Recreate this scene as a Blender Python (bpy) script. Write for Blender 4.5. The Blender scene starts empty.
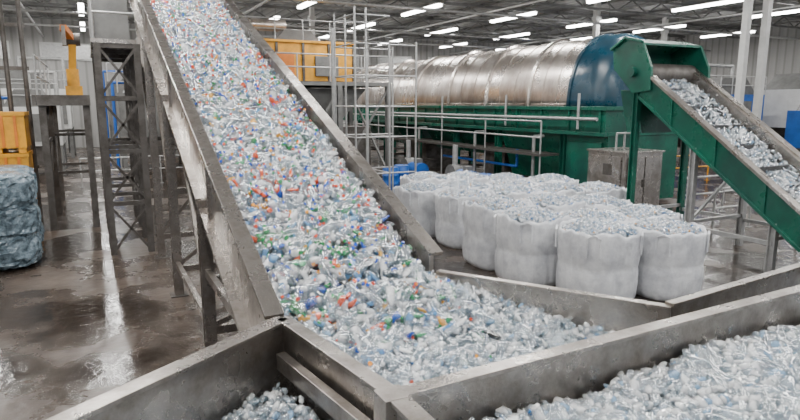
import bpy, math, random
import numpy as np
from mathutils import Vector, Matrix
random.seed(7); rng=np.random.default_rng(7)
scene=bpy.context.scene

# ---------------------------------------------------------------- materials
def mat(name,col,metal=0.0,rough=0.5,nscale=4.0,namt=0.15,bump=0.0,bscale=20,col2=None,rvar=0.1,stretch=None,spec=0.5):
    m=bpy.data.materials.new(name); m.use_nodes=True
    nt=m.node_tree; N=nt.nodes; L=nt.links
    b=N["Principled BSDF"]
    b.inputs["Metallic"].default_value=metal
    b.inputs["Specular IOR Level"].default_value=spec
    tc=N.new("ShaderNodeTexCoord"); mp=N.new("ShaderNodeMapping")
    L.new(tc.outputs["Object"],mp.inputs[0])
    if stretch: mp.inputs["Scale"].default_value=stretch
    no=N.new("ShaderNodeTexNoise"); no.inputs["Scale"].default_value=nscale; no.inputs["Detail"].default_value=6; no.inputs["Roughness"].default_value=.65
    L.new(mp.outputs[0],no.inputs["Vector"])
    cr=N.new("ShaderNodeValToRGB")
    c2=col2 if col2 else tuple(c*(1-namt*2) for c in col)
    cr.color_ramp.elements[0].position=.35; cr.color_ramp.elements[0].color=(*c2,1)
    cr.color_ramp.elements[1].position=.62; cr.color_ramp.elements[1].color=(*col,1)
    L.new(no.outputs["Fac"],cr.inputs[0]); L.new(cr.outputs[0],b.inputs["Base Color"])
    mr=N.new("ShaderNodeMapRange"); mr.inputs[1].default_value=.3; mr.inputs[2].default_value=.7
    mr.inputs[3].default_value=min(1,rough+rvar); mr.inputs[4].default_value=max(.03,rough-rvar)
    L.new(no.outputs["Fac"],mr.inputs[0]); L.new(mr.outputs[0],b.inputs["Roughness"])
    if bump>0:
        n2=N.new("ShaderNodeTexNoise"); n2.inputs["Scale"].default_value=bscale; n2.inputs["Detail"].default_value=4
        L.new(mp.outputs[0],n2.inputs["Vector"])
        bp=N.new("ShaderNodeBump"); bp.inputs["Strength"].default_value=bump; bp.inputs["Distance"].default_value=.03
        L.new(n2.outputs["Fac"],bp.inputs["Height"]); L.new(bp.outputs[0],b.inputs["Normal"])
    return m
M={}
M['steel']=mat('brushed_steel',(.45,.415,.385),.92,.29,2.2,.2,.08,40,col2=(.22,.196,.175),rvar=.10)
M['steel_dk']=mat('dark_steel',(.13,.12,.112),.6,.5,3,.2,.1,30,col2=(.07,.062,.055))
M['tank']=mat('tank_stainless',(.62,.575,.54),.94,.29,.9,.15,.03,3,col2=(.30,.265,.24),rvar=.07,stretch=(1,.9,.5))
M['galv']=mat('galvanised_pipe',(.46,.46,.455),.6,.42,6,.12)
M['green']=mat('green_paint',(.005,.105,.066),.0,.30,1.2,.15,.05,8,col2=(.004,.052,.038))
M['teal']=mat('dark_teal_paint',(.005,.042,.072),.0,.3,1.2,.15,col2=(.004,.024,.04))
M['yellow']=mat('yellow_paint',(.78,.36,.015),.0,.45,1.5,.15,col2=(.45,.22,.02))
M['orange']=mat('orange_paint',(.7,.2,.02),.0,.45,1.5,.15)
M['blue']=mat('blue_paint',(.012,.11,.45),.0,.4,2,.15)
M['rubber']=mat('belt_rubber',(.035,.035,.037),.0,.6,8,.2)
M['white']=mat('white_paint',(.55,.55,.54),.0,.5,2,.08)
M['grey']=mat('grey_paint',(.17,.17,.165),.2,.5,2,.15)
M['fabric']=mat('woven_white_fabric',(.68,.69,.71),.0,.34,4,.06,.7,6,col2=(.46,.47,.505))
M['film']=mat('blue_plastic_film',(.20,.27,.32),.0,.14,9,.3,1.0,16,col2=(.025,.045,.06),rvar=.1)
M['under']=mat('packed_plastic_gap_shade',(.26,.30,.33),.0,.3,34,.3,.9,34,col2=(.02,.026,.034))  # filler bed below loose pieces; dark tone paints in shade of the gaps

def plastic(name):
    m=bpy.data.materials.new(name); m.use_nodes=True
    nt=m.node_tree;N=nt.nodes;L=nt.links
    for n in list(N):
        if n.type!='OUTPUT_MATERIAL': N.remove(n)
    out=[n for n in N][0]
    at=N.new("ShaderNodeAttribute"); at.attribute_name="Col"
    tr=N.new("ShaderNodeBsdfTransparent")
    tl=N.new("ShaderNodeBsdfTranslucent"); df=N.new("ShaderNodeBsdfDiffuse"); gl=N.new("ShaderNodeBsdfGlossy"); gl.inputs["Roughness"].default_value=.05
    gl.inputs[0].default_value=(1,1,1,1)
    mixc=N.new("ShaderNodeMixRGB"); mixc.inputs[0].default_value=.4; mixc.inputs[2].default_value=(.96,.98,1,1); L.new(at.outputs["Color"],mixc.inputs[1]); L.new(mixc.outputs[0],tr.inputs[0])
    L.new(at.outputs["Color"],tl.inputs[0]); L.new(at.outputs["Color"],df.inputs[0])
    body=N.new("ShaderNodeMixShader"); body.inputs[0].default_value=.6; L.new(tl.outputs[0],body.inputs[1]); L.new(df.outputs[0],body.inputs[2])
    m1=N.new("ShaderNodeMixShader"); L.new(at.outputs["Alpha"],m1.inputs[0]); L.new(tr.outputs[0],m1.inputs[1]); L.new(body.outputs[0],m1.inputs[2])
    tc=N.new("ShaderNodeTexCoord"); no=N.new("ShaderNodeTexNoise"); no.inputs["Scale"].default_value=55; no.inputs["Detail"].default_value=2; L.new(tc.outputs["Object"],no.inputs["Vector"])
    bp=N.new("ShaderNodeBump"); bp.inputs["Strength"].default_value=.7; bp.inputs["Distance"].default_value=.014; L.new(no.outputs["Fac"],bp.inputs["Height"])
    L.new(bp.outputs[0],gl.inputs["Normal"])
    fr=N.new("ShaderNodeLayerWeight"); fr.inputs["Blend"].default_value=.35; L.new(bp.outputs[0],fr.inputs["Normal"])
    mr=N.new("ShaderNodeMapRange"); mr.inputs[1].default_value=0; mr.inputs[2].default_value=1; mr.inputs[3].default_value=.16; mr.inputs[4].default_value=.85
    L.new(fr.outputs["Facing"],mr.inputs[0])
    m2=N.new("ShaderNodeMixShader"); L.new(mr.outputs[0],m2.inputs[0]); L.new(m1.outputs[0],m2.inputs[1]); L.new(gl.outputs[0],m2.inputs[2])
    L.new(m2.outputs[0],out.inputs[0])
    return m
M['plastic']=plastic('crushed_plastic')
def emis(name,s):
    m=bpy.data.materials.new(name); m.use_nodes=True; b=m.node_tree.nodes["Principled BSDF"]
    b.inputs["Emission Color"].default_value=(1,.99,.96,1); b.inputs["Emission Strength"].default_value=s; return m
M['lamp']=emis('lamp_diffuser',26)

def floor_mat():
    m=bpy.data.materials.new('wet_concrete'); m.use_nodes=True
    nt=m.node_tree;N=nt.nodes;L=nt.links;b=N["Principled BSDF"]
    tc=N.new("ShaderNodeTexCoord")
    n1=N.new("ShaderNodeTexNoise"); n1.inputs["Scale"].default_value=.55; n1.inputs["Detail"].default_value=7; n1.inputs["Roughness"].default_value=.6
    L.new(tc.outputs["Object"],n1.inputs["Vector"])
    n2=N.new("ShaderNodeTexNoise"); n2.inputs["Scale"].default_value=5; n2.inputs["Detail"].default_value=8
    L.new(tc.outputs["Object"],n2.inputs["Vector"])
    cr=N.new("ShaderNodeValToRGB"); e=cr.color_ramp.elements
    e[0].position=.42; e[0].color=(.030,.022,.017,1); e[1].position=.64; e[1].color=(.115,.089,.072,1)
    L.new(n1.outputs["Fac"],cr.inputs[0])
    mx=N.new("ShaderNodeMixRGB"); mx.blend_type='MULTIPLY'; mx.inputs[0].default_value=.65
    c2=N.new("ShaderNodeValToRGB"); c2.color_ramp.elements[0].position=.3; c2.color_ramp.elements[0].color=(.45,.41,.37,1); c2.color_ramp.elements[1].position=.7
    L.new(n2.outputs["Fac"],c2.inputs[0]); L.new(cr.outputs[0],mx.inputs[1]); L.new(c2.outputs[0],mx.inputs[2])
    L.new(mx.outputs[0],b.inputs["Base Color"])
    rr=N.new("ShaderNodeValToRGB"); rr.color_ramp.elements[0].position=.42; rr.color_ramp.elements[0].color=(.14,.14,.14,1)
    rr.color_ramp.elements[1].position=.60; rr.color_ramp.elements[1].color=(.36,.36,.36,1)
    L.new(n1.outputs["Fac"],rr.inputs[0]); L.new(rr.outputs[0],b.inputs["Roughness"])
    b.inputs["Specular IOR Level"].default_value=.42
    bp=N.new("ShaderNodeBump"); bp.inputs["Strength"].default_value=.55; bp.inputs["Distance"].default_value=.02
    L.new(n2.outputs["Fac"],bp.inputs["Height"]); L.new(bp.outputs[0],b.inputs["Normal"])
    return m
M['floor']=floor_mat()
def wall_mat(name,col,axis):
    m=bpy.data.materials.new(name); m.use_nodes=True
    nt=m.node_tree;N=nt.nodes;L=nt.links;b=N["Principled BSDF"]
    tc=N.new("ShaderNodeTexCoord"); w=N.new("ShaderNodeTexWave"); w.bands_direction=axis; w.inputs["Scale"].default_value=.5
    L.new(tc.outputs["Object"],w.inputs["Vector"])
    cr=N.new("ShaderNodeValToRGB"); cr.color_ramp.elements[0].position=.0; cr.color_ramp.elements[0].color=(*[c*.7 for c in col],1)
    cr.color_ramp.elements[1].position=.25; cr.color_ramp.elements[1].color=(*col,1)
    L.new(w.outputs["Fac"],cr.inputs[0]); L.new(cr.outputs[0],b.inputs["Base Color"])
    bp=N.new("ShaderNodeBump"); bp.inputs["Distance"].default_value=.05; L.new(w.outputs["Fac"],bp.inputs["Height"]); L.new(bp.outputs[0],b.inputs["Normal"])
    b.inputs["Roughness"].default_value=.6
    return m
M['wallx']=wall_mat('corrugated_wall_panel',(.31,.305,.295),'X')
M['wally']=wall_mat('corrugated_wall_panel_side',(.31,.305,.295),'Y')
M['ceil']=wall_mat('ceiling_decking',(.30,.30,.295),'X')

# ---------------------------------------------------------------- mesh builder
class MB:
    def __init__(s): s.v=[];s.f=[];s.m=[];s.mats=[];s.sm=[]
    def mi(s,k):
        if k not in s.mats: s.mats.append(k)
        return s.mats.index(k)
    def poly(s,vs,fs,k,smooth=False):
        o=len(s.v); s.v+= [tuple(p) for p in vs]; i=s.mi(k)
        for f in fs: s.f.append([o+a for a in f]); s.m.append(i); s.sm.append(smooth)
    def box(s,x0,x1,y0,y1,z0,z1,k):
        vs=[(x,y,z) for x in(x0,x1) for y in(y0,y1) for z in(z0,z1)]
        s.poly(vs,[(0,1,3,2),(4,6,7,5),(0,4,5,1),(2,3,7,6),(0,2,6,4),(1,5,7,3)],k)
    def beam(s,p,q,w,h,k):
        p=Vector(p);q=Vector(q);d=(q-p).normalized()
        up=Vector((0,0,1)) if abs(d.z)<.95 else Vector((0,1,0))
        r=d.cross(up).normalized(); u=r.cross(d)
        vs=[c+r*a*w/2+u*b*h/2 for c in(p,q) for a in(-1,1) for b in(-1,1)]
        s.poly(vs,[(0,1,3,2),(4,6,7,5),(0,4,5,1),(2,3,7,6),(0,2,6,4),(1,5,7,3)],k)
    def ibeam(s,p,q,w,h,k):
        p=Vector(p);q=Vector(q);d=(q-p).normalized()
        up=Vector((0,0,1)) if abs(d.z)<.95 else Vector((0,1,0))
        r=d.cross(up).normalized(); u=r.cross(d); t=.14*h
        s.beam(p+u*(h/2-t/2),q+u*(h/2-t/2),w,t,k); s.beam(p-u*(h/2-t/2),q-u*(h/2-t/2),w,t,k); s.beam(p,q,w*.15,h-2*t,k)
    def cyl(s,p,q,r,k,n=12,r2=None,cap=True):
        p=Vector(p);q=Vector(q);d=(q-p).normalized(); r2=r if r2 is None else r2
        up=Vector((0,0,1)) if abs(d.z)<.95 else Vector((0,1,0))
        a=d.cross(up).normalized(); b=a.cross(d)
        vs=[];
        for c,rr in((p,r),(q,r2)):
            for i in range(n):
                t=2*math.pi*i/n; vs.append(c+a*math.cos(t)*rr+b*math.sin(t)*rr)
        s.poly(vs,[(i,(i+1)%n,n+(i+1)%n,n+i) for i in range(n)],k,True)
        if cap: s.poly(vs,[tuple(range(n)),tuple(range(2*n-1,n-1,-1))],k)
    def pipe(s,pts,r,k,n=10):
        for a,b in zip(pts[:-1],pts[1:]): s.cyl(a,b,r,k,n)
    def prism_x(s,yz,x0,x1,k):
        n=len(yz); vs=[(x0,y,z) for y,z in yz]+[(x1,y,z) for y,z in yz]
        s.poly(vs,[tuple(range(n)),tuple(range(2*n-1,n-1,-1))]+[(i,(i+1)%n,n+(i+1)%n,n+i) for i in range(n)],k)
    def prism_y(s,xz,y0,y1,k,smooth=False):
        n=len(xz); vs=[(x,y0,z) for x,z in xz]+[(x,y1,z) for x,z in xz]
        s.poly(vs,[tuple(range(n)),tuple(range(2*n-1,n-1,-1))],k)
        s.poly(vs,[(i,(i+1)%n,n+(i+1)%n,n+i) for i in range(n)],k,smooth)
    def loft(s,rings,k,smooth=True,cap=True):
        n=len(rings[0]); vs=[p for r in rings for p in r]; fs=[]
        for j in range(len(rings)-1):
            for i in range(n): fs.append((j*n+i,j*n+(i+1)%n,(j+1)*n+(i+1)%n,(j+1)*n+i))
        s.poly(vs,fs,k,smooth)
        if cap: s.poly(vs,[tuple(range(n)),tuple(range(len(vs)-1,len(vs)-n-1,-1))],k)
    def mesh(s,name):
        me=bpy.data.meshes.new(name); me.from_pydata(s.v,[],s.f)
        for k in s.mats: me.materials.append(M[k])
        me.polygons.foreach_set("material_index",s.m); me.polygons.foreach_set("use_smooth",s.sm)
        import bmesh
        bm=bmesh.new(); bm.from_mesh(me); bmesh.ops.recalc_face_normals(bm,faces=bm.faces); bm.to_mesh(me); bm.free()
        return me
    def obj(s,name,parent=None,bevel=0):
        o=bpy.data.objects.new(name,s.mesh(name)); scene.collection.objects.link(o)
        if parent: o.parent=parent
        if bevel:
            md=o.modifiers.new("bevel",'BEVEL'); md.width=bevel; md.segments=2; md.limit_method='ANGLE'
        return o
def empty(name):
    e=bpy.data.objects.new(name,None); scene.collection.objects.link(e); e.empty_display_size=.2; return e

# ---------------------------------------------------------------- plastic piece protos
def bottle_proto(seed):
    r=random.Random(seed); n=10
    prof=[(0,.016),(.003,.029),(.03,.033),(.050,.028),(.058,.028),(.078,.033),(.105,.029),(.126,.014),(.145,.013)]
    vs=[];fl=r.uniform(.55,1.0);bend=r.uniform(-2.5,2.5);tw=r.uniform(-4,4)
    for z,rad in prof:
        c=(rad*r.uniform(.9,1.06))
        for i in range(n):
            t=2*math.pi*i/n+tw*z
            x=c*math.cos(t)*1.05+r.uniform(-.0022,.0022); y=c*fl*math.sin(t)+r.uniform(-.0022,.0022)
            vs.append((x+bend*(z-.07)**2,y,z-.07+r.uniform(-.002,.002)))
    f=[]
    for j in range(len(prof)-1):
        for i in range(n):
            a,b,c,d=j*n+i,j*n+(i+1)%n,(j+1)*n+(i+1)%n,(j+1)*n+i
            f+= [(a,b,c),(a,c,d)]
    for i in range(1,n-1): f.append((0,i+1,i)); 
    o=(len(prof)-1)*n
    for i in range(1,n-1): f.append((o,o+i,o+i+1))
    return np.array(vs),np.array(f)
def shard_proto(seed,sub):
    import bmesh
    r=random.Random(seed); bm=bmesh.new(); bmesh.ops.create_icosphere(bm,subdivisions=sub,radius=1)
    sx,sy,sz=r.uniform(.8,1.2),r.uniform(.5,.9),r.uniform(.35,.65)
    vs=[]
    for v in bm.verts:
        k=r.uniform(.66,1.12); vs.append((v.co.x*k*sx,v.co.y*k*sy,v.co.z*k*sz))
    bm.verts.index_update()
    f=[[v.index for v in fc.verts] for fc in bm.faces]; bm.free()
    return np.array(vs)*.5,np.array(f)
def cap_proto():
    n=10;vs=[];
    for z in(-.4,.4):
        for i in range(n): vs.append((math.cos(2*math.pi*i/n)*.5*2,math.sin(2*math.pi*i/n)*.5*2,z))
    f=[]
    for i in range(n): f+=[(i,(i+1)%n,n+(i+1)%n),(i,n+(i+1)%n,n+i)]
    for i in range(1,n-1): f+=[(0,i+1,i),(n,n+i,n+i+1)]
    return np.array(vs)*.5,np.array(f)
BOT=[bottle_proto(i) for i in range(8)]
SH2=[shard_proto(100+i,2) for i in range(7)]
SH1=[shard_proto(200+i,1) for i in range(7)]
CAP=[cap_proto()]
def rotm(n):
    q=rng.normal(size=(n,4)); q/=np.linalg.norm(q,axis=1)[:,None]; w,x,y,z=q.T
    return np.stack([np.stack([1-2*(y*y+z*z),2*(x*y-z*w),2*(x*z+y*w)],-1),np.stack([2*(x*y+z*w),1-2*(x*x+z*z),2*(y*z-x*w)],-1),np.stack([2*(x*z-y*w),2*(y*z+x*w),1-2*(x*x+y*y)],-1)],1)
def gen(groups):
    V=[];F=[];C=[];S=[];off=0
    for protos,pos,size,col in groups:
        n=len(pos)
        if n==0: continue
        pick=rng.integers(0,len(protos),n); R=rotm(n)
        for k,(pv,pf) in enumerate(protos):
            s=np.where(pick==k)[0]
            if len(s)==0: continue
            v=np.einsum('nij,vj->nvi',R[s],pv)*size[s][:,None,None]+pos[s][:,None,:]
            f=pf[None]+ (np.arange(len(s))*len(pv))[:,None,None]+off
            V.append(v.reshape(-1,3));F.append(f.reshape(-1,3));C.append(np.repeat(col[s],len(pv),axis=0)); off+=len(s)*len(pv)
            S.append(np.full(len(s)*len(pf),protos is not CAP and protos is not SH1))
    return np.concatenate(V),np.concatenate(F),np.concatenate(C),np.concatenate(S)
def pieces_obj(name,groups,parent=None):
    V,F,C,S=gen(groups)
    me=bpy.data.meshes.new(name)
    me.vertices.add(len(V)); me.vertices.foreach_set("co",V.astype(np.float32).ravel())
    me.loops.add(len(F)*3); me.loops.foreach_set("vertex_index",F.astype(np.int32).ravel())
    me.polygons.add(len(F)); me.polygons.foreach_set("loop_start",np.arange(0,len(F)*3,3,dtype=np.int32))
    me.polygons.foreach_set("loop_total",np.full(len(F),3,dtype=np.int32))
    me.update(calc_edges=True)
    a=me.color_attributes.new("Col",'FLOAT_COLOR','POINT'); a.data.foreach_set("color",C.astype(np.float32).ravel())
    me.polygons.foreach_set("use_smooth",S.astype(bool))
    me.materials.append(M['plastic'])
    o=bpy.data.objects.new(name,me); scene.collection.objects.link(o)
    if parent: o.parent=parent
    return o
def colors(n,table):
    w=np.array([t[0] for t in table]); w=w/w.sum(); k=rng.choice(len(table),n,p=w)
    c=np.array([(*t[1],t[2]) for t in table])[k]; c[:,:3]*=rng.uniform(.82,1.08,(n,1)); return np.clip(c,0,1)
T_MIX=[(32,(.84,.90,.94),.24),(24,(.66,.77,.84),.33),(19,(.96,.97,.98),.75),(10,(.30,.40,.46),.40),(6,(.20,.50,.84),.6),(2.4,(.015,.10,.58),.92),(2.6,(.02,.34,.10),.88),(1.6,(.12,.54,.25),.75),(1.6,(.92,.10,.02),.98),(.6,(.04,.04,.045),.9),(1.0,(.92,.45,.05),.98)]
T_CLR=[(32,(.87,.93,.98),.28),(24,(.74,.84,.91),.36),(28,(.97,.985,1.0),.78),(9,(.42,.54,.62),.42),(5,(.42,.66,.90),.55),(.35,(.03,.2,.5),.9),(.15,(.05,.3,.15),.9)]
T_CAP=[(3.2,(.015,.11,.78),1),(3.8,(.97,.09,.02),1),(3.2,(.92,.93,.93),1),(1.8,(.02,.42,.10),1),(2.0,(.97,.40,.02),1)]
def inpoly(x,y,P):
    c=np.zeros(len(x),bool); n=len(P)
    for i in range(n):
        x1,y1=P[i];x2,y2=P[(i+1)%n]
        if y1==y2: continue
        cond=((y1>y)!=(y2>y))&(x<(x2-x1)*(y-y1)/(y2-y1)+x1); c^=cond
    return c
def wob(x,y,a=.03,s=1.0):
    return a*(np.sin(3.1*s*x+1.3*np.sin(2.3*s*y))+np.sin(4.3*s*y+1.7*np.sin(2.9*s*x+1))+.6*np.sin(9*s*x+5*s*y))/2

# ---------------------------------------------------------------- room shell
b=MB(); b.box(-9,48,-8,50,-.2,0,'floor'); b.obj('floor')
b=MB(); b.box(-9,48,50,50.3,0,9.2,'wallx'); b.obj('wall_back')
b=MB(); b.box(-9.3,-9,-8,50,0,9.2,'wally'); b.obj('wall_left')
b=MB(); b.box(48,48.3,-8,50,0,9.2,'wally'); b.obj('wall_right')
b=MB(); b.box(-9.3,48.3,-8,50.3,9.2,9.4,'ceil'); b.obj('ceiling')
for i,y in enumerate(range(2,50,6)):
    b=MB(); b.beam((-9,y,9.05),(48,y,9.05),.14,.16,'grey'); b.beam((-9,y,8.35),(48,y,8.35),.12,.12,'grey')
    x=-9
    while x<47:
        b.beam((x,y,8.35),(x+1.2,y,9.0),.06,.06,'grey'); b.beam((x+1.2,y,9.0),(x+2.4,y,8.35),.06,.06,'grey'); x+=2.4
    b.obj('roof_truss')
b=MB()
for x in range(-8,48,3): b.beam((x,-8,9.12),(x,50,9.12),.1,.14,'grey')
b.obj('roof_purlins')
b=MB()
for x in (-2.5,7.5,18.5,30.5): b.cyl((x,-6,7.75),(x,49.5,7.75),.06,'galv')
for y in (26,35,41): b.cyl((-8.5,y,7.6),(47.5,y,7.6),.07,'galv')
b.obj('sprinkler_pipework')
b=MB()
b.cyl((3.2,20,6.95),(3.2,47,6.95),.38,'tank',20)
for y in np.arange(21,47,2.0): b.cyl((3.2,y-.04,6.95),(3.2,y+.04,6.95),.41,'galv',20)
b.cyl((3.2,30,6.95),(8.9,30,6.95),.28,'tank',20)
b.obj('ventilation_duct')
for (x,y,s) in [(20.8,14.0,.22),(21.9,14.0,.22),(27.5,28,.3),(37,31,.3),(19.5,44,.3),(5,45,.3),(-6.5,34,.3),(38,13,.3),(12.2,35.5,.25)]:
    b=MB(); b.box(x-s/2,x+s/2,y-s/2,y+s/2,0,9.2,'white'); b.box(x-.3,x+.3,y-.3,y+.3,0,.05,'grey'); b.box(x-.2,x+.2,y-.2,y+.2,8.1,8.3,'white')
    b.obj('steel_column')
for x in (-5,0,5,10,16,22,28,34,41):
    for y in (-3,5,13,21,29,37,45):
        b=MB(); b.beam((x,y-2.1,8.12),(x,y+2.1,8.12),.30,.05,'white'); b.beam((x,y-2.0,8.03),(x,y+2.0,8.03),.24,.12,'lamp')
        b.cyl((x,y-1.5,8.1),(x,y-1.5,9.15),.015,'grey',6); b.cyl((x,y+1.5,8.1),(x,y+1.5,9.15),.015,'grey',6)
        o=b.obj('ceiling_light')
        if x in(-5,0,10,16,28,41):
            ld=bpy.data.lights.new('tube','AREA'); ld.shape='RECTANGLE'; ld.size=.30; ld.size_y=4.1; ld.energy=350; ld.color=(1,.985,.955)
            lo=bpy.data.objects.new('light_tube',ld); lo.location=(x,y,7.95); scene.collection.objects.link(lo); lo.parent=o
w=bpy.data.worlds.new('world'); scene.world=w; w.use_nodes=True
w.node_tree.nodes['Background'].inputs[0].default_value=(.86,.92,1,1); w.node_tree.nodes['Background'].inputs[1].default_value=.8

# ---------------------------------------------------------------- main conveyor
SL=.402
def zt(Y): return 1.6+SL*(Y-4.24)
root=empty('inclined_conveyor')
b=MB(); Y0,Y1=4.26,16.6
for x0,x1,s in((1.14,1.19,-1),(2.71,2.76,1)):
    yb=Y0 if s<0 else 4.72
    b.prism_x([(yb,zt(yb)),(Y1,zt(Y1)),(Y1,zt(Y1)-.85),(yb+.25,zt(yb+.25)-.85),(yb,zt(yb)-.7)],x0,x1,'steel')
    xc=(x0+x1)/2+s*.05
    b.beam((xc,yb,zt(yb)+.012),(xc,Y1,zt(Y1)+.012),.15,.035,'steel')
    b.beam((xc,yb+.3,zt(yb+.3)-.84),(xc,Y1,zt(Y1)-.84),.15,.05,'steel')
    y=7.0
    while y<Y1:
        b.beam((xc-s*.01,y,zt(y)-.02),(xc-s*.01,y,zt(y)-.82),.05,.03,'steel'); y+=3.1
b.obj('side_frames',root,.004)
b=MB()
b.prism_x([(4.3,zt(4.3)-.48),(Y1,zt(Y1)-.48),(Y1,zt(Y1)-.53),(4.3,zt(4.3)-.53)],1.2,2.7,'rubber')
b.cyl((1.2,Y1,zt(Y1)-.5),(2.7,Y1,zt(Y1)-.5),.2,'steel_dk',20)
y=4.8
while y<Y1:
    b.cyl((1.2,y,zt(y)-.75),(2.7,y,zt(y)-.75),.06,'steel_dk'); b.beam((1.15,y+.4,zt(y+.4)-.8),(2.75,y+.4,zt(y+.4)-.8),.08,.08,'steel'); y+=1.0
b.obj('belt_and_rollers',root)
b=MB()
for y in(7.3,10.4,13.2):
    zb=zt(y)-.85
    for x in(1.10,2.80):
        b.ibeam((x,y,0),(x,y,zb+.1),.14,.16,'steel'); b.box(x-.14,x+.14,y-.14,y+.14,0,.02,'steel_dk')
    for z in (.45,zb*.55,zb-.15): b.beam((1.1,y,z),(2.8,y,z),.08,.1,'steel')
    b.beam((1.1,y,.5),(2.8,y,zb*.55),.06,.06,'steel')
for y,y2 in((7.3,8.6),(10.4,12.0),(13.2,15.4)):
    for x in(1.10,2.80): b.beam((x,y,(zt(y)-.85)*.45),(x,y2,zt(y2)-.86),.08,.08,'steel')
for x in(1.10,2.80):
    b.beam((x,7.3,.55),(x,10.4,.55),.07,.1,'steel'); b.beam((x,7.3,1.2),(x,5.5,zt(5.5)-.9),.07,.1,'steel')
b.obj('support_legs',root)
n=8600
Y=rng.uniform(4.25,15.8,n); X=rng.uniform(1.21,2.69,n)
cx=1-((X-1.95)/.76)**2
Z=zt(Y)-.17+.13*cx+wob(X,Y,.035)+rng.uniform(-.08,.045,n)
pos=np.stack([X,Y,Z],1); pos[:,0]=np.clip(pos[:,0],1.26,2.64)
col=colors(n,T_MIX)
cl=np.sin(1.9*X+2.7*Y)+np.sin(3.3*Y-1.1*X+2)
idx=(cl>1.35)&(rng.random(n)<.10); col[idx]=(.92,.10,.02,.97)
idx=(cl<-1.35)&(rng.random(n)<.11); col[idx]=(.02,.34,.09,.9)
nb=6900
m=1500
cX=rng.uniform(1.24,2.66,m);cY=rng.uniform(4.3,15.8,m); cZ=zt(cY)-.10+.13*(1-((cX-1.95)/.76)**2)+wob(cX,cY,.035)+rng.uniform(-.02,.03,m)
pieces_obj('plastic_bottles',[(BOT,pos[:nb],rng.uniform(.85,1.35,nb),col[:nb]),(SH2,pos[nb:],rng.uniform(.06,.10,n-nb),col[nb:]),(CAP,np.stack([cX,cY,cZ],1),rng.uniform(.028,.038,m),colors(m,T_CAP))],root)
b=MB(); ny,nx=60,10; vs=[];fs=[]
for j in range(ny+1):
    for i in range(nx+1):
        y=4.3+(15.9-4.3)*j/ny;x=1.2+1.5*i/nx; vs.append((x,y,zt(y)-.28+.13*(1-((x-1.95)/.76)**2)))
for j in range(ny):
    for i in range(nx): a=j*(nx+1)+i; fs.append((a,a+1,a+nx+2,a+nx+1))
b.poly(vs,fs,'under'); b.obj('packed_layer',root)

# ---------------------------------------------------------------- collection hopper bins
root=empty('collection_hopper')
b=MB()
def wall(p,q,zt_=1.6,zb=.75,th=.05,fl=.13,side=0):
    p=Vector((*p,0));q=Vector((*q,0)); z=(zt_+zb)/2
    b.beam(p+Vector((0,0,z)),q+Vector((0,0,z)),th,zt_-zb,'steel')
    b.beam(p+Vector((0,0,zt_+.012)),q+Vector((0,0,zt_+.012)),fl,.03,'steel')
    b.beam(p+Vector((0,0,zb)),q+Vector((0,0,zb)),fl,.05,'steel')
wall((1.16,4.20),(-1.2,2.66))
wall((1.16,4.20),(1.37,2.76),fl=.11)
wall((2.84,4.78),(3.96,3.06),fl=.08)
wall((1.33,2.76),(6.8,2.92),fl=.11)
wall((3.96,3.08),(6.8,3.36),1.62,fl=.08)
wall((1.37,2.76),(1.37,.2),fl=.12)
wall((-1.2,2.66),(-1.2,.2)); wall((-1.2,.2),(6.8,.2)); wall((6.8,.2),(6.8,3.3))
b.beam((1.09,4.05,1.36),(1.27,2.8,1.36),.07,.12,'steel')
b.box(2.77,2.9,4.65,4.8,.7,1.6,'steel')
b.box(1.28,1.44,2.68,2.84,.0,1.63,'steel')
b.box(-1.2,6.8,.2,2.8,.72,.76,'steel'); b.poly([(1.16,4.2,.74),(2.84,4.78,.74),(3.96,3.06,.74),(1.37,2.76,.74)],[(0,1,2,3)],'steel')
b.poly([(1.16,4.2,.74),(-1.2,2.66,.74),(1.37,2.66,.74)],[(0,1,2)],'steel')
for p in((1.16,4.12),(2.90,4.66),(3.96,3.1),(6.75,3.25),(-1.15,2.6),(-1.15,.3),(6.7,.3),(2.8,.3)):
    b.ibeam((p[0],p[1],0),(p[0],p[1],.78),.12,.12,'steel')
b.obj('bin_frame',root,.004)
def fill(name,P,h,n,smin,smax,protos,table,zj=.055,parent=None,caps=0):
    P=np.array(P); lo=P.min(0);hi=P.max(0)
    X=rng.uniform(lo[0],hi[0],n);Y=rng.uniform(lo[1],hi[1],n);k=inpoly(X,Y,P.tolist());X=X[k];Y=Y[k]
    Z=h(X,Y)+rng.uniform(-zj,zj*.7,len(X)); g=[(protos,np.stack([X,Y,Z],1),rng.uniform(smin,smax,len(X)),colors(len(X),table))]
    if caps:
        s=rng.integers(0,len(X),caps); g.append((CAP,np.stack([X[s],Y[s],Z[s]+.02],1),np.full(caps,.03),colors(caps,T_CAP)))
    return pieces_obj(name,g,parent)
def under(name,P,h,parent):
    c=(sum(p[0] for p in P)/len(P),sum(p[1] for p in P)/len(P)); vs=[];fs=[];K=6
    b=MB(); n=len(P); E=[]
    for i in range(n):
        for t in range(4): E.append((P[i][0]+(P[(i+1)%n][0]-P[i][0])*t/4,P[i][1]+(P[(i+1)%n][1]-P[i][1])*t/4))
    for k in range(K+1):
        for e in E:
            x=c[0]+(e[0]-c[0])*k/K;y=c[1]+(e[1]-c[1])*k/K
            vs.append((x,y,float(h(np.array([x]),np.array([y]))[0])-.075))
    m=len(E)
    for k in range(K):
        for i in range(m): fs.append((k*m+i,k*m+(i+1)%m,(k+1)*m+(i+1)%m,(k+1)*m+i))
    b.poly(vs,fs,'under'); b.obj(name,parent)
h1=lambda x,y: 1.18+.32*np.clip((y-2.8)/1.6,0,1)+wob(x,y,.03)
P1=[(1.20,4.45),(2.72,4.70),(2.86,4.70),(3.92,3.06),(3.88,2.88),(1.41,2.80)]
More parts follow.
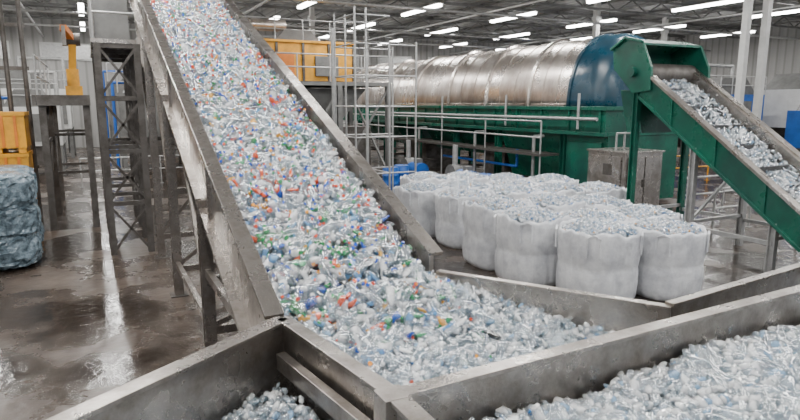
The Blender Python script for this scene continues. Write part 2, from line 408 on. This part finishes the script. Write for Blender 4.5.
fill('main_bin_flakes',P1,h1,8000,.05,.095,SH2,T_CLR,parent=root,caps=50); under('main_bin_bed',P1,h1,root)
n=560; X=rng.uniform(1.25,2.75,n);Y=4.75-np.abs(rng.normal(0,.5,n)); k=(Y>2.9)&(X>1.45);X=X[k];Y=Y[k]
cc=X[:130];dd=Y[:130]
pieces_obj('spilled_bottles',[(BOT,np.stack([X,Y,h1(X,Y)+.02+rng.uniform(0,.05,len(X))],1),rng.uniform(.7,1.15,len(X)),colors(len(X),T_MIX)),(CAP,np.stack([cc,dd+.1,h1(cc,dd)+.07],1),rng.uniform(.026,.036,len(cc)),colors(len(cc),T_CAP))],root)
h2=lambda x,y: 1.37+wob(x,y,.035,.8)+.05*np.clip((x-3)/3,0,1)-.05*(y>2.6)
P2=[(1.46,.9),(6.7,.9),(6.7,2.84),(1.46,2.69)]
fill('right_bin_flakes',P2,h2,15500,.055,.105,SH2,T_CLR,parent=root,caps=0); under('right_bin_bed',P2,h2,root)
h3=lambda x,y: 1.17+wob(x,y,.03)
P3=[(1.08,4.05),(-1.1,2.66),(-1.1,1.2),(1.3,1.2),(1.3,2.75)]
fill('left_bin_flakes',P3,h3,6500,.05,.09,SH2,T_CLR,parent=root,caps=30); under('left_bin_bed',P3,h3,root)
h4=lambda x,y: 1.38+wob(x,y,.02)
P4=[(4.02,2.94),(6.7,3.0),(6.7,3.28),(4.02,3.02)]
fill('channel_flakes',P4,h4,1200,.045,.08,SH1,T_CLR,parent=root); under('channel_bed',P4,h4,root)

# ---------------------------------------------------------------- bulk bags
def bag_mesh(seed):
    r=random.Random(seed); b=MB(); n=72; rings=[]
    hz=[0,.04,.12,.22,.34,.45,.56,.61,.66,.80,.92,1.03,1.12,1.19,1.24]; rd=[.49,.53,.55,.558,.562,.56,.552,.543,.552,.565,.57,.572,.57,.565,.55]
    ph=r.uniform(0,6)
    for z,q in zip(hz,rd):
        ring=[]
        for i in range(n):
            t=2*math.pi*i/n; c,s=math.cos(t),math.sin(t); p=3.4
            k=(abs(c)**p+abs(s)**p)**(-1/p)
            k*=1+.010*math.sin(9*t+ph+2*z)+.013*math.sin(18*t-ph+3*z)+.012*math.sin(30*t+2*ph-2*z)+.004*math.sin(9*z+2*t+ph)+r.uniform(-.005,.005)
            ring.append((q*k*c,q*k*s,z+(.03*math.sin(3*t+ph)+.025*math.sin(5*t)+.018*math.sin(13*t) if z>1.1 else 0)))
        rings.append(ring)
    rings.append([(x*.95,y*.95,z-.01) for x,y,z in rings[-1]])
    rings.append([(x*.98,y*.98,z-.12) for x,y,z in rings[-1]])
    b.loft(rings,'fabric',True,False)
    b.poly(rings[0],[tuple(range(n))],'fabric')
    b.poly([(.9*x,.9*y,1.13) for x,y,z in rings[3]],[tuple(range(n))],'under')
    for a in range(4):
        t=math.pi/4+a*math.pi/2; k=.665
        x,y=k*math.cos(t),k*math.sin(t); tx,ty=-math.sin(t),math.cos(t)
        pts=[(x+tx*.1,y+ty*.1,.85),(x+tx*.1,y+ty*.1,1.18),(x*1.01,y*1.01,1.24+r.uniform(-.03,.01)),(x-tx*.1,y-ty*.1,1.18),(x-tx*.1,y-ty*.1,.85)]
        for p,q in zip(pts[:-1],pts[1:]): b.beam(p,q,.035,.01,'fabric')
    return b.mesh('bulk_bag_%d'%seed)
bm_=[bag_mesh(i) for i in range(4)]
def bag_fill(seed):
    n=1700; a=rng.uniform(0,2*math.pi,n); rr=np.sqrt(rng.uniform(0,1,n))*.53
    x=rr*np.cos(a);y=rr*np.sin(a); k=(np.abs(np.cos(a))**3+np.abs(np.sin(a))**3)**(-1/3); x*=k*.99;y*=k*.99
    z=1.19+.16*(1-(rr/.53)**2)+rng.uniform(-.03,.03,n)
    c=colors(n,[(30,(.86,.92,.97),.5),(20,(.95,.97,1),.75)]+T_CLR[2:]+[(1.6,(.85,.38,.03),1),(1.8,(.02,.2,.6),1),(16,(.40,.62,.85),.6)])
    o=pieces_obj('plastic_fill_src',[(SH1,np.stack([x,y,z],1),rng.uniform(.045,.08,n),c)]); me=o.data; bpy.data.objects.remove(o); return me
bf_=[bag_fill(i) for i in range(3)]
bags=[(6.98,8.42),(7.35,7.17),(8.54,6.86),(8.14,8.12),(9.32,8.0),(7.08,9.64),(8.25,9.38),(9.42,9.3),
      (7.45,11.45),(8.65,11.2),(9.85,11.0),(11.05,10.9),
      (7.1,12.8),(8.3,12.65),(9.5,12.3),(10.7,12.2),(7.9,14.0),(9.1,13.9),(10.3,13.6)]
for i,(x,y) in enumerate(bags):
    o=bpy.data.objects.new('bulk_bag',bm_[i%4]); scene.collection.objects.link(o); o.location=(x,y,0); o.rotation_euler=(0,0,random.uniform(-.12,.12)+math.pi/2*(i%3))
    s=random.uniform(.99,1.03); o.scale=(s,s,random.uniform(.91,1.0))
    f=bpy.data.objects.new('plastic_fill',bf_[i%3]); scene.collection.objects.link(f); f.parent=o

# ---------------------------------------------------------------- drum washer
root=empty('rotary_drum_washer')
b=MB(); xc,zc,R=15.45,3.05,2.3; AX=1.6/2.3
def half(y,R,k=1): 
    return [(xc+math.cos(math.pi*i/36)*R*AX,y,zc+math.sin(math.pi*i/36)**.9*R if 0<i<36 else zc) for i in range(37)]
ys=[15.1,17.2,19.8,22.6,25.6,28.8,32.0,34.0]
for a,c in zip(ys[:-1],ys[1:]):
    b.loft([half(a,R),half(c,R)],'tank',True,True)
    b.loft([half(c-.10,R+.05),half(c-.04,R+.12),half(c+.04,R+.12),half(c+.10,R+.05)],'tank',False,True)
    for t in(.33,.66):
        yy=a+(c-a)*t; b.loft([half(yy-.025,R+.03),half(yy+.025,R+.03)],'tank',True,True)
    b.box(13.80,13.86,a+.2,c-.2,3.1,3.16,'tank')
b.obj('stainless_hood',root)
b=MB(); b.loft([half(13.6,R-.75),half(13.75,R-.35),half(14.0,R-.08),half(14.3,R+.03),half(15.1,R+.05)],'teal',True,True)
b.loft([half(15.05,R+.10),half(15.17,R+.10)],'teal')
b.loft([half(34,R),half(34.5,R-.1),half(34.9,R-.5)],'teal')
b.obj('end_cowl',root)
b=MB()
b.box(13.75,17.1,13.4,34.5,2.25,3.05,'green'); b.box(13.65,17.2,13.3,34.6,2.98,3.1,'green'); b.box(13.67,17.2,13.35,34.55,2.2,2.32,'green')
y=13.6
while y<34.5: b.box(13.69,13.75,y-.04,y+.04,2.32,2.98,'green'); y+=1.35
b.prism_y([(13.9,2.25),(17.0,2.25),(16.4,.5),(14.5,.5)],15.5,18.8,'green')
b.box(13.9,17.0,13.4,15.2,.12,2.25,'green'); b.box(13.83,13.9,13.6,15.0,.35,2.0,'green')
b.prism_y([(13.9,2.25),(17.0,2.25),(16.2,1.1),(14.8,1.1)],21.0,25,'green')
b.prism_y([(13.9,2.25),(17.0,2.25),(16.2,1.1),(14.8,1.1)],28,32,'green')
for y in(15.35,19.0,22,25.4,29,32.5,34.2):
    for x in(13.95,17.0): b.ibeam((x,y,0),(x,y,2.3),.22,.22,'green')
    b.beam((13.95,y,.5),(17.0,y,.5),.12,.12,'steel_dk')
b.box(14.4,16.6,19.2,20.6,.0,1.6,'steel_dk'); b.box(14.6,16.6,25.8,27.6,0,1.4,'steel_dk')
b.obj('green_chassis',root,.01)
b=MB()
b.box(12.8,13.6,15.2,34,1.5,1.58,'steel_dk')
for y in np.arange(15.3,34.1,3.1): b.cyl((12.9,y,0),(12.9,y,2.62),.03,'galv',8)
for z in(2.62,2.1): b.cyl((12.9,15.3,z),(12.9,34,z),.03,'galv',8)
b.cyl((13.5,13.5,2.72),(13.5,30,2.72),.055,'galv')
for y in(16,19.5,24): b.pipe([(13.6,y,2.1),(13.2,y,2.1),(13.2,y,.4),(13.2,y+.7,.4)],.06,'galv')
for y in(14.3,18,22.5): b.cyl((13.5,y,2.4),(13.5,y,3.5),.045,'galv')
b.pipe([(13.3,17,1.6),(13.3,17,1.0),(13.3,22,1.0)],.05,'blue')
b.obj('catwalk_and_pipes',root)

b=MB()
def cb(x0,x1,y0,y1,z0,z1,k): b.box(x0+.3,x1+.3,y0-.55,y1-.55,z0,z1,k)
cb(12.0,13.35,11.75,13.1,.08,1.9,'steel'); cb(11.96,13.39,11.71,13.14,1.9,1.95,'steel'); cb(12.05,13.3,11.8,13.05,0,.08,'steel_dk')
cb(12.06,12.66,11.72,11.75,.2,1.8,'steel');cb(12.70,13.30,11.72,11.75,.2,1.8,'steel'); b.cyl((12.92,11.15,1.0),(12.92,11.15,1.2),.015,'steel_dk')
cb(11.97,12.0,11.9,12.95,.2,1.8,'steel'); cb(11.955,11.97,12.2,12.5,1.3,1.6,'steel_dk')
for i in range(2): b.pipe([(12.6+i*.3,11.85,1.95),(12.6+i*.3,11.85,2.4),(13.4,11.85+.1*i,2.4)],.03,'galv')
b.obj('control_cabinet',None,.006)

# ---------------------------------------------------------------- green discharge conveyor
root=empty('discharge_conveyor')
def z2(Y): return 1.31+.715*(Y-6.19)
b=MB(); a,c=4.9,9.9
for x0,x1,k in((11.15,11.22,'green'),(12.95,13.02,'green')):
    b.prism_x([(a,z2(a)),(c,z2(c)),(c,z2(c)-.62),(a+.3,z2(a+.3)-.62),(a,max(.05,z2(a)-.5))],x0,x1,k)
    xm=(x0+x1)/2; b.beam((xm,a,z2(a)+.02),(xm,c,z2(c)+.02),.2,.06,'steel'); b.beam((xm,a+.4,z2(a+.4)-.62),(xm,c,z2(c)-.62),.16,.06,'green')
    for y in np.arange(a+.8,c,1.1): b.beam((xm+(-.04 if x0<12 else .04),y,z2(y)),(xm+(-.04 if x0<12 else .04),y,z2(y)-.6),.06,.05,'green')
b.prism_x([(a,z2(a)+.02),(c,z2(c)+.02),(c,z2(c)-.3),(a,z2(a)-.3)],12.78,12.93,'steel')
b.prism_x([(a,z2(a)-.28),(c+.3,z2(c+.3)-.28),(c+.3,z2(c+.3)-.34),(a,z2(a)-.34)],11.22,12.95,'rubber')
for y in np.arange(a+.2,c,.55): b.beam((11.22,y,z2(y)-.2),(12.8,y,z2(y)-.2),.03,.1,'rubber')
b.box(11.1,13.1,4.7,5.4,.05,.35,'green')
b.obj('frame',root,.005)
b=MB()
hood=[(9.55,3.48),(10.05,3.42),(10.65,4.0),(10.70,4.42),(10.30,4.66),(9.85,4.54),(9.58,4.0)]
b.prism_x(hood,11.08,11.16,'green'); b.prism_x(hood,13.0,13.08,'green')
b.prism_x([(9.85,4.54),(10.30,4.66),(10.30,4.60),(9.85,4.48)],11.1,13.05,'green')
b.prism_x([(10.30,4.66),(10.70,4.42),(10.65,3.95),(10.60,3.95),(10.64,4.39),(10.28,4.60)],11.1,13.05,'green')
b.beam((11.05,9.82,4.55),(11.05,10.30,4.67),.1,.06,'green'); b.beam((11.05,10.30,4.67),(11.05,10.72,4.43),.1,.06,'green')
b.cyl((11.2,10.05,3.85),(12.95,10.05,3.85),.25,'steel_dk',20); b.cyl((10.98,10.05,3.9),(11.1,10.05,3.9),.11,'green',16)
b.prism_y([(11.3,3.5),(12.9,3.5),(12.6,2.5),(11.6,2.5)],10.15,10.6,'green')
b.obj('head_hood',root,.01)
b=MB()
for y in(6.6,8.4,10.0):
    for x in(11.2,12.97):
        b.ibeam((x,y,0),(x,y,z2(y)-.6),.12,.14,'green' if y>9 else 'galv')
    b.beam((11.2,y,.7),(12.97,y,.7),.07,.07,'galv')
    if 3>z2(y)>2: b.beam((11.2,y,.7),(12.97,y,z2(y)-.9),.05,.05,'galv')
for x in(11.2,12.97): b.beam((x,6.6,.6),(x,10,.6),.06,.08,'galv')
b.obj('support_legs',root)
n=3000; Y=rng.uniform(5.0,10.0,n);X=rng.uniform(11.28,12.74,n);Z=z2(Y)-.20+wob(X,Y,.04)+rng.uniform(-.05,.03,n)
k=rng.random(n)<.5
c=colors(n,T_CLR)
pieces_obj('conveyed_plastic',[(BOT,np.stack([X,Y,Z],1)[k],rng.uniform(.6,.95,k.sum()),c[k]),(SH1,np.stack([X,Y,Z],1)[~k],rng.uniform(.06,.12,(~k).sum()),c[~k])],root)

# ---------------------------------------------------------------- guard rails
def rail(pts,h=1.1,name='guard_rail',k='galv'):
    b=MB()
    for p,q in zip(pts[:-1],pts[1:]):
        P=Vector((*p,0));Q=Vector((*q,0)); L=(Q-P).length; n=max(1,round(L/1.6))
        for z in(h,h*.55): b.cyl(P+Vector((0,0,z)),Q+Vector((0,0,z)),.028,k,8)
        for i in range(n+1):
            c=P.lerp(Q,i/n); b.cyl(c,c+Vector((0,0,h)),.03,k,8); b.box(c.x-.07,c.x+.07,c.y-.07,c.y+.07,0,.015,k)
    b.obj(name)
rail([(13.7,9.6),(19.5,9.6)]); rail([(14.8,11.4),(20.3,11.4)]); rail([(13.8,7.6),(18.5,7.6)])
rail([(18.3,16.5),(26,16.5)],k='yellow'); rail([(-.5,26),(3.8,26)])

# ---------------------------------------------------------------- pipe rack scaffold
root=empty('pipe_scaffold')
b=MB()
for x in(6.9,7.25,8.0,8.9):
    for y in(16.4,18.0):
        b.cyl((x,y,0),(x,y,5.9 if x<8 else 5.0),.030,'galv')
for z in(1.1,2.2,3.1,4.0,4.9,5.7):
    for y in(16.4,18.0): b.cyl((6.9,y,z),(8.0 if z>5 else 8.9,y,z),.022,'galv',8)
    for x in(6.9,8.0): b.cyl((x,16.4,z),(x,18.0,z),.022,'galv',8)
b.pipe([(6.6,17.4,.0),(6.6,17.4,5.4)],.05,'galv')
b.obj('tubes',root)

root=empty('yellow_sorting_machine')
b=MB(); b.box(5.7,10.1,24.2,27.0,4.1,5.6,'yellow'); b.box(5.6,10.2,24.1,27.1,5.6,5.7,'yellow')
b.box(6.5,7.5,24.1,24.2,4.3,5.2,'orange'); b.box(8.4,9.4,24.1,24.2,4.3,5.1,'grey')
for x in(5.7,6.8,7.9,9.0,10.1): b.box(x-.05,x+.05,24.12,24.2,4.1,5.6,'steel_dk')
b.prism_y([(7.0,5.7),(9.0,5.7),(8.5,6.2),(7.4,6.2)],25,26.4,'grey')
for x in np.arange(5.6,10.3,1.15): b.cyl((x,24.15,5.7),(x,24.15,6.5),.025,'galv',8)
for z in(6.1,6.5): b.cyl((5.6,24.15,z),(10.2,24.15,z),.025,'galv',8)
b.obj('housing',root,.01)
b=MB(); b.box(4.6,11.4,23.2,27.6,3.9,4.05,'grey')
for x in(4.7,6.9,9.1,11.3):
    for y in(23.3,27.5): b.ibeam((x,y,0),(x,y,3.9),.2,.2,'grey')
    b.beam((x,23.3,.2),(x,27.5,3.8),.08,.08,'grey')
for x,x2 in((4.7,6.9),(6.9,9.1),(9.1,11.3)): b.beam((x,23.3,.3),(x2,23.3,3.8),.08,.08,'grey')
for z in(4.6,5.1): b.cyl((4.6,23.2,z),(11.4,23.2,z),.03,'galv',8)
for x in np.arange(4.6,11.5,1.36): b.cyl((x,23.2,4.05),(x,23.2,5.1),.03,'galv',8)
b.box(5.2,10.8,24,27,.1,2.2,'steel_dk'); b.prism_y([(5.4,3.8),(10.6,3.8),(9.2,2.2),(7.8,2.2)],24,27,'grey')
b.obj('platform',root)

for x,y in((9.6,19.6),(10.3,20.1),(11.4,16.3)):
    b=MB(); rr=[.27,.29,.29,.31,.29,.29,.31,.29,.29,.27]; zz=[0,.03,.28,.30,.32,.58,.60,.62,.87,.9]
    b.loft([[(x+r*math.cos(2*math.pi*i/20),y+r*math.sin(2*math.pi*i/20),z) for i in range(20)] for r,z in zip(rr,zz)],'blue'); b.cyl((x+.12,y,.9),(x+.12,y,.93),.04,'grey'); b.obj('plastic_drum')
for x,y in((11.8,18.2),(11.6,21.5)):
    b=MB(); b.box(x-.5,x+.5,y-.8,y+.8,0,.15,'steel_dk'); b.cyl((x,y-.7,.55),(x,y+.1,.55),.3,'blue',18); b.cyl((x,y+.1,.55),(x,y+.5,.55),.15,'steel'); b.cyl((x-.2,y+.5,.6),(x+.2,y+.5,.6),.38,'grey',18); b.cyl((x,y+.5,.9),(x,y+.5,1.7),.1,'galv')
    b.box(x-.12,x+.12,y-.5,y-.2,.8,1.0,'grey'); b.obj('water_pump')

# ---------------------------------------------------------------- left scaffolding + platform
b=MB(); x0,x1,y0,y1=.22,.96,13.9,18.6
Yc=(13.9,15.4,17.0,18.6)
for x in(x0,x1):
    for y in Yc: b.ibeam((x,y,0),(x,y,4.4),.13,.13,'steel_dk')
for z in(1.1,2.2,3.3,4.35):
    for y in Yc: b.beam((x0,y,z),(x1,y,z),.06,.09,'steel_dk')
    for x in(x0,x1): b.beam((x,y0,z),(x,y1,z),.06,.09,'steel_dk')
for i,z in enumerate((0,1.1,2.2,3.3)):
    b.beam((x0,y0,z+.05),(x1,y0,z+1.05),.04,.05,'steel_dk'); b.beam((x1,y0,z+.05),(x0,y0,z+1.05),.04,.05,'steel_dk')
    for p,q in zip(Yc[:-1],Yc[1:]):
        for x in (x0,x1):
            b.beam((x,p,z),(x,q,z+1.1),.035,.045,'steel_dk')
            if x==x0: b.beam((x,q,z),(x,p,z+1.1),.035,.045,'steel_dk')
b.box(x0-.1,x1,y0-.05,y1+.05,4.4,4.48,'steel')
b.box(x0,.9,14.9,16.2,4.48,5.5,'grey'); b.box(x0-.03,x0,15.0,16.0,4.7,5.3,'steel'); b.box(x0+.05,.85,16.6,17.6,4.48,5.2,'grey')
for z in(5.0,5.5): b.cyl((x0-.05,13.9,z),(x0-.05,18.6,z),.025,'galv',8)
for z in(5.0,5.5): b.cyl((x0-.05,13.9,z),(.95,13.9,z),.025,'galv',8)
for y in Yc: b.cyl((x0-.05,y,4.45),(x0-.05,y,5.5),.025,'galv',8)
b.obj('lattice_support_tower')
root=empty('mezzanine_platform')
b=MB(); b.box(-1.15,.02,17.3,23.0,3.2,3.35,'steel_dk'); b.beam((-1.15,17.25,3.27),(.02,17.25,3.27),.08,.26,'steel_dk'); b.beam((-1.2,17.25,3.27),(-1.2,23,3.27),.08,.26,'steel_dk')
for x in(-1.05,-.08):
    for y in(17.4,20.1,22.8): b.ibeam((x,y,0),(x,y,3.2),.16,.16,'steel_dk')
    for p,q in((17.4,20.1),(20.1,22.8)): b.beam((x,p,2.2),(x,q,2.2),.06,.09,'steel_dk'); b.beam((x,p,2.2),(x,q,3.2),.05,.05,'steel_dk'); b.beam((x,p,.1),(x,q,2.2),.05,.05,'steel_dk')
for z in(2.3,1.2): b.beam((-1.05,20.1,z),(-.08,20.1,z),.06,.08,'steel_dk'); b.beam((-1.05,22.8,z),(-.08,22.8,z),.06,.08,'steel_dk')
for z in(3.85,4.35): b.cyl((-1.12,17.35,z),(-1.12,22.9,z),.025,'galv',8)
for y in(17.35,19.2,21,22.9): b.cyl((-1.12,y,3.35),(-1.12,y,4.35),.025,'galv',8)
b.obj('deck',root)
b=MB(); b.box(-.6,-.15,20.6,21.1,3.36,3.7,'yellow'); b.cyl((-.38,20.85,3.65),(-.38,20.85,4.2),.17,'yellow',16); b.beam((-.38,20.85,4.1),(-.3,20.7,5.1),.2,.26,'yellow'); b.beam((-.3,20.7,5.05),(-.5,20.0,5.3),.17,.17,'orange'); b.cyl((-.5,20.7,5.05),(-.1,20.7,5.05),.19,'steel_dk',14); b.beam((-.5,20.0,5.35),(-.5,19.9,4.8),.1,.1,'steel_dk'); b.obj('robotic_arm')

root=empty('baled_film_stack')
def lump(cx,cy,cz,sx,sy,sz,seed,parent):
    r=random.Random(seed); b=MB(); rings=[]; n=40
    for j in range(17):
        v=-math.pi/2+math.pi*j/16; cv=max(.02,abs(math.cos(v))**.45); sv=math.copysign(abs(math.sin(v))**.6,math.sin(v)); ring=[]
        for i in range(n):
            t=2*math.pi*i/n;c,s=math.cos(t),math.sin(t);k=(abs(c)**3+abs(s)**3)**(-1/3)
            k*=1+r.uniform(-.07,.07)
            ring.append((cx+c*k*cv*sx,cy+s*k*cv*sy,cz+sv*sz*(1+r.uniform(-.07,.02)*(abs(sv)<.98))))
        rings.append(ring)
    b.loft(rings,'film',False,True); b.obj('bale',parent)
for j,(x,y) in enumerate(((-1.72,13.9),(-1.8,15.25),(-3.1,13.9))):
    for i in range(3):
        lump(x+random.uniform(-.06,.06),y,.38+i*.56,.6,.62,.38,10*j+i,root)
for x,y in((-2.05,17.9),(-3.4,17.9)):
    b=MB()
    for z in(0,1.0,2.0):
        if z==2.0 and x<-3: continue
        b.box(x-.6,x+.6,y-.6,y+.6,z+.12,z+.98,'yellow'); b.box(x-.62,x+.62,y-.62,y+.62,z+.9,z+.99,'yellow')
        for k in(-.5,0,.5): b.box(x+k-.08,x+k+.08,y-.58,y+.58,z,z+.12,'yellow')
        for k in(-.4,-.13,.13,.4): b.box(x+k-.03,x+k+.03,y-.63,y-.6,z+.15,z+.9,'orange')
    b.obj('storage_crate')
b=MB()
for x in(-2.1,-1.85,-1.45): b.cyl((x,18.95,0),(x,18.95,9.1),.06,'steel_dk')
for z in(1.5,4.1,5.2,6.5): b.beam((-2.2,18.95,z),(-1.35,18.95,z),.06,.1,'steel_dk')
b.obj('vertical_pipe_riser')

# ---------------------------------------------------------------- background plant
def plant(x,y,w,d,h,k,name='processing_machine',pk='galv'):
    b=MB(); b.box(x,x+w,y,y+d,h*.35,h*.8,k); b.prism_y([(x+w*.1,h*.8),(x+w*.9,h*.8),(x+w*.7,h),(x+w*.3,h)],y+.2,y+d-.2,'grey')
    b.prism_y([(x+w*.1,h*.35),(x+w*.9,h*.35),(x+w*.65,h*.12),(x+w*.35,h*.12)],y+.2,y+d-.2,'steel_dk')
    for a in(x+.1,x+w-.1):
        for c in(y+.1,y+d-.1): b.ibeam((a,c,0),(a,c,h*.8),.18,.18,'grey')
    for i in range(int(w)): b.box(x+i+.1,x+i+.8,y-.04,y,h*.4,h*.72,'grey')
    for z in(h*.8+.5,h*.8+1): b.cyl((x,y,z),(x+w,y,z),.03,pk,6)
    for i in range(int(w)+1): b.cyl((x+i*w/int(w),y,h*.8),(x+i*w/int(w),y,h*.8+1),.03,pk,6)
    b.pipe([(x+w*.5,y+d*.5,h),(x+w*.5,y+d*.5,h+.8),(x+w*.95,y+d*.5,h+.8),(x+w*.95,y+d*.5,.2)],.1,pk)
    b.pipe([(x-.2,y+.3,.1),(x-.2,y+.3,h*.9),(x+w*.3,y+.3,h*.9)],.07,'blue'); b.obj(name)
plant(21,20,5,4,4.6,'grey'); plant(30,22,5,4,4.6,'blue'); plant(27.5,14.0,3,2.2,3.6,'blue'); plant(37,20,6,4,5,'white')
plant(1,38,6,4,5.5,'grey'); plant(9,40,6,4,5.0,'white'); plant(-6,40,5,4,5.0,'white'); plant(21,38,7,4,5.6,'grey',pk='yellow'); plant(32,38,7,4,5.0,'blue')
plant(1.2,31,3,3,4.6,'grey'); plant(-3.6,31,2.4,3,3.8,'white'); plant(5.5,32,4,3,5.6,'yellow')
b=MB()
for x in np.arange(-8,46,5.2):
    b.box(x,x+3.4,49.88,49.99,6.2,7.4,'white'); b.box(x+.1,x+3.3,49.84,49.9,6.3,7.3,'galv')
b.obj('trim_louvre_band')
b=MB(); P=Vector((31,32,1.5));Q=Vector((23,32,6))
for s in(-.6,.6): b.beam(P+Vector((0,s,0)),Q+Vector((0,s,0)),.08,.45,'grey')
b.beam(P,Q,1.2,.06,'rubber')
for t in(.1,.5,.9):
    c=P.lerp(Q,t)
    for s in(-.6,.6): b.ibeam((c.x,c.y+s,0),(c.x,c.y+s,c.z),.15,.15,'grey')
b.obj('transfer_conveyor')

cd=bpy.data.cameras.new('camera'); cam=bpy.data.objects.new('camera',cd); scene.collection.objects.link(cam)
cam.location=(0,0,3.2); cam.rotation_euler=(math.radians(79.9),0,math.radians(-27)); cd.lens=27; cd.sensor_width=36; cd.clip_start=.05; cd.clip_end=300
scene.camera=cam
